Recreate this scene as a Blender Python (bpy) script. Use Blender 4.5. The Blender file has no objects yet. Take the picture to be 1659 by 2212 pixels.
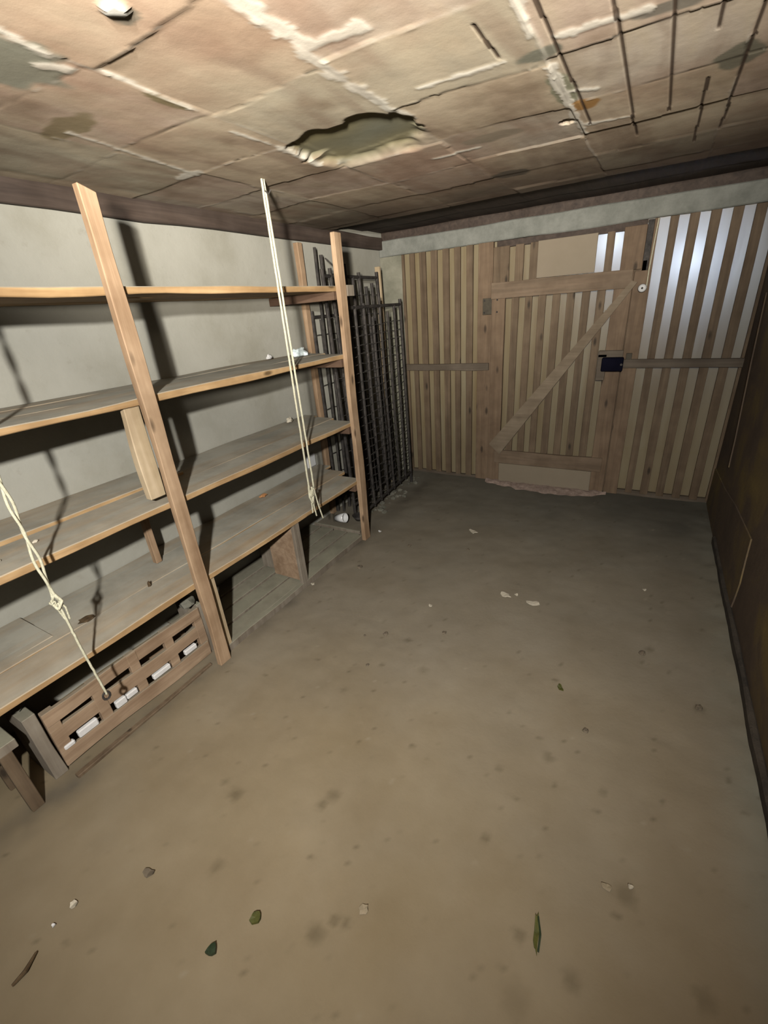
import bpy, bmesh, math, random
from mathutils import Vector, Matrix, noise
random.seed(7)
sc = bpy.context.scene
COL = sc.collection

# ---------------------------------------------------------------- camera
H_CAM = 1.5
yaw, pitch, roll, FPX = -0.5463, -0.4322, -0.0819, 950.06
fwd = Vector((math.sin(yaw)*math.cos(pitch), math.cos(yaw)*math.cos(pitch), math.sin(pitch)))
rt0 = Vector((math.cos(yaw), -math.sin(yaw), 0)); up0 = rt0.cross(fwd)
rt = rt0*math.cos(roll) + up0*math.sin(roll); up = -rt0*math.sin(roll) + up0*math.cos(roll)
cd = bpy.data.cameras.new('camera'); cam = bpy.data.objects.new('camera', cd); COL.objects.link(cam)
m = Matrix((rt, up, -fwd)).transposed().to_4x4(); m.translation = Vector((0, 0, H_CAM)); cam.matrix_world = m
cd.sensor_fit = 'HORIZONTAL'; cd.sensor_width = 36; cd.lens = FPX/1659*36; cd.clip_start = 0.02
sc.camera = cam

# ---------------------------------------------------------------- view, world, lights
sc.view_settings.view_transform = 'Standard'; sc.view_settings.look = 'None'
sc.view_settings.gamma = 1; sc.view_settings.exposure = 0; sc.view_settings.use_curve_mapping = False
w = bpy.data.worlds.new('night'); sc.world = w; w.use_nodes = True
w.node_tree.nodes['Background'].inputs[0].default_value = (.55, .62, .8, 1)
w.node_tree.nodes['Background'].inputs[1].default_value = .004

def lamp(name, kind, loc, power, col, aim=None, size=.03, angle=120, blend=1):
    l = bpy.data.lights.new(name, kind); o = bpy.data.objects.new(name, l); COL.objects.link(o)
    l.energy = power; l.color = col; o.location = loc; l.shadow_soft_size = size
    if kind == 'SPOT': l.spot_size = math.radians(angle); l.spot_blend = blend
    if aim: o.rotation_euler = (Vector(aim)-Vector(loc)).to_track_quat('-Z', 'Y').to_euler()
    return o
KEY = (.10, -.55, 1.85)
lamp('torch_beam', 'SPOT', KEY, 800, (1, .955, .87), (-1.55, 1.85, .85), .035, 116, 1)
lamp('ceiling_fill', 'SPOT', (.10, -.5, 1.62), 1650, (1, .91, .77), (-.42, .62, 2.15), .07, 84, 1)  # added spot that brightens the ceiling, not a source of its own
lamp('camera_fill', 'POINT', (.02, -.05, 1.48), 1.6, (1, .78, .50), size=.03)  # added weak warm fill beside the camera
lamp('outside_lamp', 'POINT', (.13, 3.885, 1.64), 26, (.74, .84, 1.0), size=.05)
lamp('outside_lamp_over_door', 'POINT', (-.33, 3.90, 1.80), 12, (.74, .84, 1.0), size=.05)

# ---------------------------------------------------------------- dimensions
S, L, D, R = -1.597, -2.10, 3.722, .535
ZC, BT, BB = 2.02, 2.005, 1.888
Y1, Y2 = 1.024, 2.34
SH = [1.6085, 1.2425, .829, .4311]
TH = .027

# ---------------------------------------------------------------- materials
def new_mat(name):
    mt = bpy.data.materials.new(name); mt.use_nodes = True
    nt = mt.node_tree; b = nt.nodes['Principled BSDF']; b.inputs['Specular IOR Level'].default_value = .2
    return mt, nt, b
def rgb(c): return (c[0], c[1], c[2], 1)
def coords(nt, scale, rot=(0, 0, 0)):
    t = nt.nodes.new('ShaderNodeTexCoord'); mp = nt.nodes.new('ShaderNodeMapping')
    mp.inputs['Scale'].default_value = scale; mp.inputs['Rotation'].default_value = rot
    nt.links.new(t.outputs['Object'], mp.inputs[0]); return mp
def noise_n(nt, vec, s, det=5, rough=.6, dist=0):
    n = nt.nodes.new('ShaderNodeTexNoise'); n.inputs['Scale'].default_value = s
    n.inputs['Detail'].default_value = det; n.inputs['Roughness'].default_value = rough; n.inputs['Distortion'].default_value = dist
    nt.links.new(vec.outputs[0], n.inputs['Vector']); return n
def ramp(nt, fac, stops):
    r = nt.nodes.new('ShaderNodeValToRGB'); e = r.color_ramp.elements
    e[0].position, e[0].color = stops[0][0], rgb(stops[0][1]); e[1].position, e[1].color = stops[-1][0], rgb(stops[-1][1])
    for p, c in stops[1:-1]:
        q = e.new(p); q.color = rgb(c)
    nt.links.new(fac, r.inputs[0]); return r
def mix(nt, fac, a, b, mode='MIX'):
    n = nt.nodes.new('ShaderNodeMix'); n.data_type = 'RGBA'; n.blend_type = mode
    if hasattr(fac, 'links'): nt.links.new(fac, n.inputs[0])
    else: n.inputs[0].default_value = fac
    for s_, v in ((6, a), (7, b)):
        if hasattr(v, 'links'): nt.links.new(v, n.inputs[s_])
        else: n.inputs[s_].default_value = rgb(v)
    return n.outputs[2]
def bump(nt, b, h, strength=.3, dist=.01):
    n = nt.nodes.new('ShaderNodeBump'); n.inputs['Strength'].default_value = strength; n.inputs['Distance'].default_value = dist
    nt.links.new(h, n.inputs['Height']); nt.links.new(n.outputs[0], b.inputs['Normal'])
def wood(name, dark, light, axis='z', dust=None, rough=.75, knots=True):
    mt, nt, b = new_mat(name)
    sc_ = {'x': (1.5, 28, 28), 'y': (28, 1.5, 28), 'z': (28, 28, 1.5)}[axis]
    g = noise_n(nt, coords(nt, sc_), 1.0, 6, .62, .6)
    c = ramp(nt, g.outputs['Fac'], [(.3, dark), (.52, tuple((d+l)/2 for d, l in zip(dark, light))), (.72, light)]).outputs[0]
    bl = noise_n(nt, coords(nt, (1, 1, 1)), 6, 3)
    c = mix(nt, ramp(nt, bl.outputs['Fac'], [(.35, (.72, .70, .66)), (.7, (1.05, 1.03, 1))]).outputs[0], (0, 0, 0), c) if False else \
        mix(nt, .8, c, ramp(nt, bl.outputs['Fac'], [(.35, (.66, .62, .58)), (.68, (1, 1, 1))]).outputs[0], 'MULTIPLY')
    if knots:
        v = nt.nodes.new('ShaderNodeTexVoronoi'); v.inputs['Scale'].default_value = 1.0
        ks = {'x': (4, 11, 11), 'y': (11, 4, 11), 'z': (11, 11, 4)}[axis]
        nt.links.new(coords(nt, ks).outputs[0], v.inputs['Vector'])
        kf = ramp(nt, v.outputs['Distance'], [(.07, (1, 1, 1)), (.16, (0, 0, 0))])
        c = mix(nt, kf.outputs[0], c, tuple(x*.38 for x in dark))
    if dust:
        ge = nt.nodes.new('ShaderNodeNewGeometry'); sp = nt.nodes.new('ShaderNodeSeparateXYZ')
        nt.links.new(ge.outputs['Normal'], sp.inputs[0])
        dn = noise_n(nt, coords(nt, (1, 1, 1)), 5, 6, .65)
        dc = mix(nt, ramp(nt, dn.outputs['Fac'], [(.4, (0, 0, 0)), (.66, (1, 1, 1))]).outputs[0], dust, tuple(x*.72 for x in dust))
        # dust lies on the boards, thinner along some strips
        thin = noise_n(nt, coords(nt, (9, .7, 1)), 1.0, 3)
        k = ramp(nt, thin.outputs['Fac'], [(.42, (1, 1, 1)), (.72, (.45, .45, .45))])
        mu = nt.nodes.new('ShaderNodeMath'); mu.operation = 'MULTIPLY'; mu.use_clamp = True
        nt.links.new(sp.outputs['Z'], mu.inputs[0]); nt.links.new(k.outputs[0], mu.inputs[1])
        c = mix(nt, mu.outputs[0], c, dc)
    nt.links.new(c, b.inputs['Base Color']); b.inputs['Roughness'].default_value = rough
    bump(nt, b, g.outputs['Fac'], .35, .003); return mt
def rough_mat(name, a, c_, scale=8, bs=.4, bd=.01, rough=.9, metal=0, third=None):
    mt, nt, b = new_mat(name)
    n = noise_n(nt, coords(nt, (1, 1, 1)), scale, 8, .65)
    stops = [(.33, a), (.68, c_)] if not third else [(.3, a), (.55, c_), (.72, third)]
    nt.links.new(ramp(nt, n.outputs['Fac'], stops).outputs[0], b.inputs['Base Color'])
    b.inputs['Roughness'].default_value = rough; b.inputs['Metallic'].default_value = metal
    n2 = noise_n(nt, coords(nt, (1, 1, 1)), scale*4, 6, .7); bump(nt, b, n2.outputs['Fac'], bs, bd); return mt

M = {}
ALBEDO_CUT = .38  # reflectance factor that keeps bounced light out of the shade
DUST = (.54, .525, .45)
M['post'] = wood('reddish_pine_upright', (.37, .24, .145), (.66, .48, .32), 'z')
M['shelf'] = wood('dusty_shelf_board', (.42, .26, .12), (.72, .50, .27), 'y', DUST)
M['under'] = wood('dark_bearer_wood', (.12, .07, .05), (.22, .14, .09), 'x', knots=False)
M['pale'] = wood('pale_board', (.50, .39, .24), (.70, .57, .40), 'z', knots=False)
M['pallet'] = wood('orange_brown_pallet_board', (.34, .23, .15), (.58, .43, .30), 'y', (.34, .29, .22), knots=False)
M['greywood'] = wood('grey_weathered_wood', (.24, .20, .16), (.40, .36, .30), 'z', (.36, .35, .27), knots=False)
M['slat'] = wood('brown_partition_slat', (.14, .10, .065), (.26, .19, .125), 'z')
M['jamb'] = wood('reddish_door_wood', (.19, .13, .085), (.31, .22, .145), 'z')
M['railx'] = wood('reddish_door_rail_wood', (.19, .14, .095), (.32, .235, .165), 'x', knots=False)
M['greyrail'] = wood('grey_brown_rail_wood', (.13, .105, .08), (.22, .18, .14), 'x', knots=False)
M['brace'] = wood('grey_brown_brace_wood', (.23, .18, .125), (.36, .29, .21), 'x', knots=False)
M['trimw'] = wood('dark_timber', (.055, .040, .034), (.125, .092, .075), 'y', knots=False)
M['metal'] = rough_mat('blackened_rusty_iron', (.035, .033, .033), (.11, .098, .09), 30, .4, .002, .7, .5)
M['wire'] = rough_mat('dusty_dark_iron', (.03, .03, .03), (.10, .09, .08), 30, .4, .002, .8, .3)
M['black'] = rough_mat('black_lock_case', (.004, .004, .012), (.008, .008, .02), 10, .1, .002, .8)
M['black'].node_tree.nodes['Principled BSDF'].inputs['Specular IOR Level'].default_value = .03
M['plate'] = rough_mat('dark_hinge_iron', (.06, .05, .035), (.10, .085, .06), 30, .3, .002, .7)
M['rope'] = rough_mat('cream_rope', (.62, .60, .44), (.86, .84, .66), 90, .6, .004, .9)
M['white'] = rough_mat('white_foam', (.78, .78, .80), (.92, .92, .93), 30, .2, .003, .8)
M['paper'] = rough_mat('cream_scrap', (.55, .50, .40), (.78, .72, .60), 30, .2, .003, .8)
M['beige'] = rough_mat('beige_flake', (.30, .25, .17), (.42, .35, .25), 20, .2, .003, .9)
M['ceramic'] = rough_mat('white_ceramic', (.80, .82, .84), (.92, .93, .95), 10, .05, .001, .25)
M['leaf'] = rough_mat('olive_leaf', (.05, .06, .012), (.13, .13, .03), 40, .5, .003, .6)
M['darkleaf'] = rough_mat('dark_green_leaf', (.012, .03, .012), (.05, .07, .04), 40, .5, .003, .4)
M['twig'] = rough_mat('dark_twig_bark', (.05, .03, .015), (.15, .10, .05), 40, .5, .003, .8)
M['stone'] = rough_mat('dusty_pebble', (.13, .105, .075), (.24, .20, .15), 20, .4, .004, .95)
M['orange'] = rough_mat('orange_crumb', (.55, .25, .10), (.70, .36, .16), 20, .2, .003, .9)
M['rubble'] = rough_mat('pinkish_crumbling_mortar', (.34, .25, .21), (.62, .48, .41), 25, .7, .012, .95)
M['concrete'] = rough_mat('pale_grey_lintel_concrete', (.20, .21, .19), (.32, .33, .305), 9, .5, .01, .9)
M['board'] = rough_mat('smooth_beige_board', (.29, .24, .175), (.33, .275, .205), 3, .05, .002, .7)
M['cement'] = rough_mat('greenish_grey_cement', (.13, .13, .10), (.27, .26, .22), 12, .6, .01, .95)
M['darkstone'] = rough_mat('dark_damp_footing', (.05, .045, .04), (.12, .10, .08), 10, .6, .012, .95)

# limewashed left wall
mt, nt, b = new_mat('dirty_limewash_plaster')
n1 = noise_n(nt, coords(nt, (1, 1, 1)), 2.2, 7, .6); n2 = noise_n(nt, coords(nt, (1, 1, 1)), 14, 8, .7)
c = ramp(nt, n1.outputs['Fac'], [(.3, (.39, .38, .32)), (.5, (.475, .47, .415)), (.7, (.52, .515, .46))]).outputs[0]
c = mix(nt, ramp(nt, n2.outputs['Fac'], [(.60, (0, 0, 0)), (.78, (.45, .45, .45))]).outputs[0], c, (.30, .27, .22))
nt.links.new(c, b.inputs['Base Color']); b.inputs['Roughness'].default_value = .92; bump(nt, b, n2.outputs['Fac'], .35, .006); M['lime'] = mt
# greenish plaster around partition
M['greenplaster'] = rough_mat('greenish_plaster', (.22, .22, .17), (.38, .37, .30), 6, .4, .008, .95)
# right wall: brown stained render with ochre patches
mt, nt, b = new_mat('brown_stained_render')
n1 = noise_n(nt, coords(nt, (1, .8, 1)), 2.4, 6, .6, .5); n2 = noise_n(nt, coords(nt, (1, 1, 1)), 18, 7, .7)
c = ramp(nt, n1.outputs['Fac'], [(.3, (.13, .095, .075)), (.5, (.19, .14, .10)), (.62, (.27, .20, .09)), (.75, (.36, .27, .10))]).outputs[0]
nt.links.new(c, b.inputs['Base Color']); b.inputs['Roughness'].default_value = .9; bump(nt, b, n2.outputs['Fac'], .4, .008); M['brown'] = mt
# translucent corrugated sheet behind the slats
mt, nt, b = new_mat('cream_translucent_sheet')
n1 = noise_n(nt, coords(nt, (14, 14, 1.4)), 1, 4)
c = ramp(nt, n1.outputs['Fac'], [(.3, (.33, .24, .12)), (.55, (.41, .33, .195)), (.75, (.44, .38, .25))]).outputs[0]
nt.links.new(c, b.inputs['Base Color']); b.inputs['Roughness'].default_value = .6
tr = nt.nodes.new('ShaderNodeBsdfTranslucent'); tr.inputs[0].default_value = (.85, .88, .9, 1)
ms = nt.nodes.new('ShaderNodeMixShader'); ms.inputs[0].default_value = .35
nt.links.new(b.outputs[0], ms.inputs[1]); nt.links.new(tr.outputs[0], ms.inputs[2])
nt.links.new(ms.outputs[0], nt.nodes['Material Output'].inputs[0]); M['sheet'] = mt
# clear crumpled plastic
mt, nt, b = new_mat('clear_plastic_film'); b.inputs['Base Color'].default_value = (.8, .9, .95, 1)
b.inputs['Transmission Weight'].default_value = .55; b.inputs['Roughness'].default_value = .15; b.inputs['Specular IOR Level'].default_value = .6; M['plastic'] = mt
# painted by colour attribute: floor and ceiling
def attr_mat(name, mottle, ms_, bs, bd, bscale):
    mt, nt, b = new_mat(name)
    a = nt.nodes.new('ShaderNodeVertexColor'); a.layer_name = 'col'
    n1 = noise_n(nt, coords(nt, (1, 1, 1)), ms_, 8, .62); n2 = noise_n(nt, coords(nt, (1, 1, 1)), bscale, 8, .7)
    c = mix(nt, .9, a.outputs[0], ramp(nt, n1.outputs['Fac'], [(.3, mottle), (.7, (1, 1, 1))]).outputs[0], 'MULTIPLY')
    nt.links.new(c, b.inputs['Base Color']); b.inputs['Roughness'].default_value = .95; b.inputs['Specular IOR Level'].default_value = .08
    bump(nt, b, n2.outputs['Fac'], bs, bd); return mt
M['floor'] = attr_mat('packed_dusty_floor', (.80, .77, .72), 3.0, .25, .004, 60)
M['ceil'] = attr_mat('old_clay_ceiling_tiles', (.74, .69, .66), 3.0, .18, .003, 35)

# ---------------------------------------------------------------- mesh helpers
def bm_box(bm, lo, hi, bev=0):
    c = [(a+b_)/2 for a, b_ in zip(lo, hi)]; s = [abs(b_-a) for a, b_ in zip(lo, hi)]
    r = bmesh.ops.create_cube(bm, size=1); vs = r['verts']
    for v in vs: v.co = Vector((v.co.x*s[0]+c[0], v.co.y*s[1]+c[1], v.co.z*s[2]+c[2]))
    if bev:
        es = list({e for v in vs for e in v.link_edges})
        bmesh.ops.bevel(bm, geom=es, offset=min(bev, min(s)*.3), segments=1, affect='EDGES')
def bm_board(bm, lo, hi, axis, n=10, amp=.002, bev=.002, seed=0):
    """a sawn board: box cut along its length and wobbled so that its edges are not ruler-straight"""
    t = bmesh.new(); bm_box(t, lo, hi, bev)
    ln = hi[axis]-lo[axis]; nrm = [0, 0, 0]; nrm[axis] = 1
    for k in range(1, n):
        co = [0, 0, 0]; co[axis] = lo[axis]+ln*k/n
        bmesh.ops.bisect_plane(t, geom=t.verts[:]+t.edges[:]+t.faces[:], plane_co=co, plane_no=nrm)
    for v in t.verts:
        p = Vector((seed*3.1, seed*1.7, seed*2.3)); p[axis] += v.co[axis]*3.0
        for a in range(3):
            if a != axis:
                sgn = 1 if v.co[a] > (lo[a]+hi[a])/2 else -1
                v.co[a] += amp*noise.noise(p+Vector((a*7+sgn*3, sgn, 0)))*1.6
    tmp = bpy.data.meshes.new('t'); t.to_mesh(tmp); t.free(); bm.from_mesh(tmp); bpy.data.meshes.remove(tmp)
def bm_tube(bm, pts, r, n=8, caps=True):
    pts = [Vector(p) for p in pts]; rings = []; up_ = None
    for i, p in enumerate(pts):
        d = (pts[min(i+1, len(pts)-1)]-pts[max(i-1, 0)]).normalized()
        if up_ is None: up_ = d.orthogonal().normalized()
        up_ = (up_-d*up_.dot(d)).normalized(); s_ = d.cross(up_)
        rr = r[i] if isinstance(r, (list, tuple)) else r
        rings.append([bm.verts.new(p+(up_*math.cos(2*math.pi*k/n)+s_*math.sin(2*math.pi*k/n))*rr) for k in range(n)])
    for a, b_ in zip(rings, rings[1:]):
        for k in range(n): bm.faces.new((a[k], a[(k+1) % n], b_[(k+1) % n], b_[k]))
    if caps: bm.faces.new(rings[0][::-1]); bm.faces.new(rings[-1])
def bm_prism(bm, poly, y0, y1):
    """poly in x,z extruded along y"""
    a = [bm.verts.new((x, y0, z)) for x, z in poly]; b_ = [bm.verts.new((x, y1, z)) for x, z in poly]
    n = len(poly); bm.faces.new(a); bm.faces.new(b_[::-1])
    for k in range(n): bm.faces.new((a[k], b_[k], b_[(k+1) % n], a[(k+1) % n]))
def bm_lump(bm, c, s, seed=0, sub=2, amp=.35, flat=True):
    r = bmesh.ops.create_icosphere(bm, subdivisions=sub, radius=1)
    for v in r['verts']:
        k = 1+amp*noise.noise(v.co*1.6+Vector((seed*5.3, seed, seed*2.1)))*1.5
        z = v.co.z*k
        if flat: z = max(z, -.55)+.55
        v.co = Vector((c[0]+v.co.x*k*s[0], c[1]+v.co.y*k*s[1], c[2]+z*s[2]))
def world_off(p):
    o = Vector((0, 0, 0))
    while p: o += Vector(p.location); p = p.parent
    return o
def obj(name, bm, mat, parent=None, loc=None, smooth=False):
    bmesh.ops.recalc_face_normals(bm, faces=bm.faces[:])
    me = bpy.data.meshes.new(name)
    off = Vector(loc) if loc is not None else world_off(parent)
    if loc is None and parent is None:
        xs = [v.co for v in bm.verts]
        off = Vector(((min(v.x for v in xs)+max(v.x for v in xs))/2, (min(v.y for v in xs)+max(v.y for v in xs))/2, min(v.z for v in xs)))
    for v in bm.verts: v.co -= off
    bm.to_mesh(me); bm.free(); o = bpy.data.objects.new(name, me); COL.objects.link(o)
    if mat: me.materials.append(mat)
    if smooth:
        for p in me.polygons: p.use_smooth = True
    if parent: o.parent = parent
    else: o.location = off
    return o
def tag(o, label, cat, group=None):
    o['label'] = label; o['category'] = cat
    if group: o['group'] = group
    return o
def thing(name, label, cat, loc, group=None):
    o = bpy.data.objects.new(name, None); COL.objects.link(o); o.location = loc; o.empty_display_size = .1
    return tag(o, label, cat, group)
def struct(name, bm, mat, parent=None, smooth=False):
    o = obj(name, bm, mat, parent, smooth=smooth)
    if not parent: o['kind'] = 'structure'
    return o
def box(name, lo, hi, mat, parent=None, bev=.002):
    bm = bmesh.new(); bm_box(bm, lo, hi, bev); return obj(name, bm, mat, parent)
def board(name, lo, hi, axis, mat, parent=None, seed=0, amp=.002, n=10):
    bm = bmesh.new(); bm_board(bm, lo, hi, axis, n, amp, .002, seed); return obj(name, bm, mat, parent)

# ---------------------------------------------------------------- floor
YN = -2.2
def lerp(a, b_, t): return tuple(x+(y-x)*t for x, y in zip(a, b_))
def spaced(segs):
    out = [segs[0][0]]
    for a, b_, st in segs:
        n = max(1, round((b_-a)/st)); out += [a+(b_-a)*(k+1)/n for k in range(n)]
    return out
def grid(name, xs, ys, fz, fc, mat):
    """height field with a colour per vertex"""
    nx, ny = len(xs), len(ys); verts = []; cols = []
    for y in ys:
        for x in xs:
            verts.append((x, y, fz(x, y))); cols.append(fc(x, y))
    faces = [(j*nx+i, j*nx+i+1, (j+1)*nx+i+1, (j+1)*nx+i) for j in range(ny-1) for i in range(nx-1)]
    me = bpy.data.meshes.new(name); me.from_pydata(verts, [], faces)
    ca = me.color_attributes.new('col', 'FLOAT_COLOR', 'POINT')
    ca.data.foreach_set('color', [v for c_ in cols for v in (c_[0], c_[1], c_[2], 1)])
    me.materials.append(mat)
    o = bpy.data.objects.new(name, me); COL.objects.link(o); o['kind'] = 'structure'
    for p in me.polygons: p.use_smooth = True
    return o
# damp or oily spots on the floor: x, y, radius, darkness, elongation
stains = [(-1.03,.545,.022,.35),(-.72,.70,.02,.3),(-.735,.655,.013,.4),(-1.10,.56,.012,.3),(-.915,.36,.016,.3),(-.52,.42,.014,.35),(-.55,.375,.02,.4),
 (-.49,.43,.012,.35),(-.07,.62,.014,.3),(.16,.84,.026,.28),(.06,.59,.02,.3),(-.22,.80,.012,.35),(-.56,.985,.01,.4),(-.245,1.04,.010,.35),(.08,1.11,.012,.3),
 (-.83,1.50,.014,.35),(-.87,1.30,.012,.35),(.20,1.9,.018,.4),(.37,1.62,.016,.45),(-.10,1.16,.018,.3),(-.68,1.35,.02,.2),(-.95,1.10,.012,.25),(.33,.7,.02,.25),(-.05,.5,.03,.15)]
def fbm(x, y, s, o=0): return noise.fractal(Vector((x*s+o, y*s-o*.7, o*1.3)), .9, 2.1, 5)
def floor_z(x, y):
    edge = max(0, .10-abs(x-R+.03))*.25*(.6+fbm(x, y, 6)*.4)
    pile = max(0, (-1.62-x)*.0)
    back = max(0, y-3.35)*.03
    return .004*fbm(x, y, 2.2)+.0018*fbm(x, y, 11, 3)+edge*.6+back+pile
def floor_c(x, y):
    base = (.285, .238, .172)
    t = .5+.5*fbm(x, y, 1.1, 5)
    c = lerp((.265, .212, .13), (.36, .30, .212), min(1, max(0, t)))
    # greyer towards the partition, light tint and falloff painted in; darker along left frame
    c = lerp(c, (.315, .285, .235), max(0, min(.75, (y-.5)/1.6+.3*fbm(x, y, 1.5, 14))))
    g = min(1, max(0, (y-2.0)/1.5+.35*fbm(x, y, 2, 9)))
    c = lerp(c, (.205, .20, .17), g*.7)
    d = max(0, 1-abs(x-R)/.16)
    c = lerp(c, (.34, .34, .29), min(1, d*1.2)*(.55+.4*fbm(x, y, 5, 2)) if d > 0 else 0)
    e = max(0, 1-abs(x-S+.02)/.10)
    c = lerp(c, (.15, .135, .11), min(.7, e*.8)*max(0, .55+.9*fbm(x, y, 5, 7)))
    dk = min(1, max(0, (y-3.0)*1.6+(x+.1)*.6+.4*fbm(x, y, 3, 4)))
    c = lerp(c, (.10, .10, .09), dk*.55)  # dark back right corner: falloff of the light painted in
    for sx, sy, r, k in stains:
        dd = math.hypot(x-sx, y-sy)
        if dd < r*2.2:
            rr = dd/(r*(1+.5*noise.noise(Vector((x*60, y*60, sx*9)))))
            f = max(0, min(1, 1.5-rr))
            c = lerp(c, (.10, .08, .045), f*k*1.3)
    s_ = noise.noise(Vector((x*38, y*38, 2)))
    if s_ > .66: c = lerp(c, (.42, .38, .30), min(.5, (s_-.66)*3))
    if s_ < -.55: c = lerp(c, (.12, .095, .06), min(.5, (-.55-s_)*3))
    return c
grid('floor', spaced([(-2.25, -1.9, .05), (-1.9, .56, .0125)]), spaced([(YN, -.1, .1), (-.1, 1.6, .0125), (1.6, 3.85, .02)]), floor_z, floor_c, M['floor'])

# ---------------------------------------------------------------- ceiling of thin clay tiles with smeared mortar
XJ = [-2.42, -2.0, -1.60, -1.165, -.765, -.325, .10, .52]
def yj(i):      # cross joints per column of tiles
    if i <= 4: return [-2.3+.345*k+(.0, .01, -.005, .015, .0, .02)[i] for k in range(17)]
    return [-2.3+.34*k+.03 for k in range(17)]
YJ = [yj(i) for i in range(len(XJ))]
def colour_of(i, j):
    r = random.Random(i*31+j*7)
    a = (.64, .54, .41); b_ = (.60, .49, .40); c_ = (.62, .55, .46); d_ = (.56, .51, .40)
    return [a, b_, c_, a, d_, b_][r.randrange(6)]
CRK = [(-.295, 1.0, 2.06), (-.165, .95, 2.35), (-.06, 1.0, 2.12), (.028, 1.05, 1.6), (.03, 1.9, 2.6), (.105, 1.1, 2.5), (-.42, 1.22, 1.4)]
def tile_at(x, y):
    xw = x+.012*noise.noise(Vector((x*2, y*4, 1))); yw = y+.014*noise.noise(Vector((x*4, y*2, 7)))+.012*math.sin(x*7)
    i = 0
    while i < len(XJ)-2 and xw > XJ[i+1]: i += 1
    ys = YJ[i]; j = 0
    while j < len(ys)-2 and yw > ys[j+1]: j += 1
    dxl, dxr = xw-XJ[i], XJ[i+1]-xw; dyl, dyr = yw-ys[j], ys[j+1]-yw
    return i, j, min(abs(dxl), abs(dxr)), min(abs(dyl), abs(dyr)), dxl, dyl
def ceil_parts(x, y):
    i, j, dx, dy, ax, ay = tile_at(x, y); r = random.Random(i*17+j*3)
    off = r.uniform(-.0022, .0022); tx = r.uniform(-.008, .008); ty = r.uniform(-.013, .004)
    h = off+tx*(ax-.2)+ty*(ay-.17)
    hole = (i == 3 and 1.44 < y < 1.86 and abs(x+.97) < .30 and ay < 9)
    n1 = noise.noise(Vector((x*5, y*5, 4))); n2 = noise.noise(Vector((x*24, y*24, 8)))
    n3 = noise.noise(Vector((x*60, y*60, 5))); wx = .003+.014*n1+.005*n2+.003*n3; wy = .002+.015*noise.noise(Vector((x*5, y*3, 12)))+.005*n2+.003*n3
    mx = max(0, 1-dx/max(wx, .002)) if wx > .003 else 0
    my = max(0, 1-dy/max(wy, .002)) if wy > .003 else 0
    mort = max(mx, my); gap = 0
    if mort == 0 and min(dx, dy) < .006: gap = (1-min(dx, dy)/.006)*max(0, min(1, .35+2.2*noise.noise(Vector((x*4, y*4, 31)))))
    return i, j, h, mort, gap, n1, n2
def sstep(t): t = max(0, min(1, t)); return t*t*(3-2*t)
def in_hole(x, y):
    ax = (x+.99)/.225; ay = (y-1.665)/.185
    q = (abs(ax)**4+abs(ay+.10*ax)**4)**.25+.20*noise.noise(Vector((x*11, y*11, 3)))+.05*noise.noise(Vector((x*26, y*26, 3)))
    return sstep((1.08-q)*(12 if ay < .1 else 3.2))
PATCH = [(-.335, 1.45, .05, .035, (.20, .21, .17)), (-.325, 1.70, .032, .13, (.30, .31, .22)), (.09, 1.80, .055, .08, (.22, .22, .17)), (-.80, 1.66, .05, .09, (.30, .29, .22)),
         (-.69, 2.52, .09, .07, (.17, .16, .13)), (-.285, 1.86, .05, .05, (.42, .22, .06)), (-1.27, .70, .13, .12, (.27, .29, .24)), (-.935, .76, .03, .03, (.22, .20, .16)), (-1.18, 1.04, .02, .07, (.26, .22, .12)),
         (-.05, 1.42, .10, .025, (.22, .21, .18)), (-1.5, .95, .12, .05, (.30, .25, .15)), (-.60, 1.95, .12, .05, (.36, .31, .24))]
def sstep(t): t = max(0, min(1, t)); return t*t*(3-2*t)
SMEAR = [(-.744,.843,-.748,1.06,.022),(-.748,1.06,-.62,1.075,.022),(-.768,1.093,-.759,1.432,.018),(-1.164,1.816,-.844,1.767,.015),(-.638,1.405,-.419,1.418,.010),
 (-.328,1.175,-.335,1.344,.012),(-.289,1.389,-.107,1.399,.013),(-.30,2.052,-.174,2.072,.012),(-.854,2.015,-.687,2.028,.011),(-1.201,1.477,-1.228,1.748,.014),
 (-1.223,.757,-1.201,.789,.016),(-1.154,.844,-1.172,1.095,.007),(-1.541,.972,-1.625,1.498,.009),(-1.217,1.285,-1.201,1.477,.008),(-.325,1.528,-.327,2.145,.014),
 (-1.143,.645,-1.175,.748,.010),(-.334,1.713,-.241,1.757,.010),(-1.695,1.467,-1.593,1.46,.02),(-.766,1.417,-.748,1.588,.016)]
def smear(x, y):
    best = 0
    for x0, y0, x1, y1_, w_ in SMEAR:
        if min(x0, x1)-.06 < x < max(x0, x1)+.06 and min(y0, y1_)-.06 < y < max(y0, y1_)+.06:
            dx, dy = x1-x0, y1_-y0; t = max(0, min(1, ((x-x0)*dx+(y-y0)*dy)/(dx*dx+dy*dy)))
            d = math.hypot(x-x0-t*dx, y-y0-t*dy)
            ww = w_*(.95+.9*noise.noise(Vector((x*22, y*22, 6)))+.5*noise.noise(Vector((x*70, y*70, 9))))
            best = max(best, sstep((ww-d)/.006+.5) if ww > 0 else 0)
    return best
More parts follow.
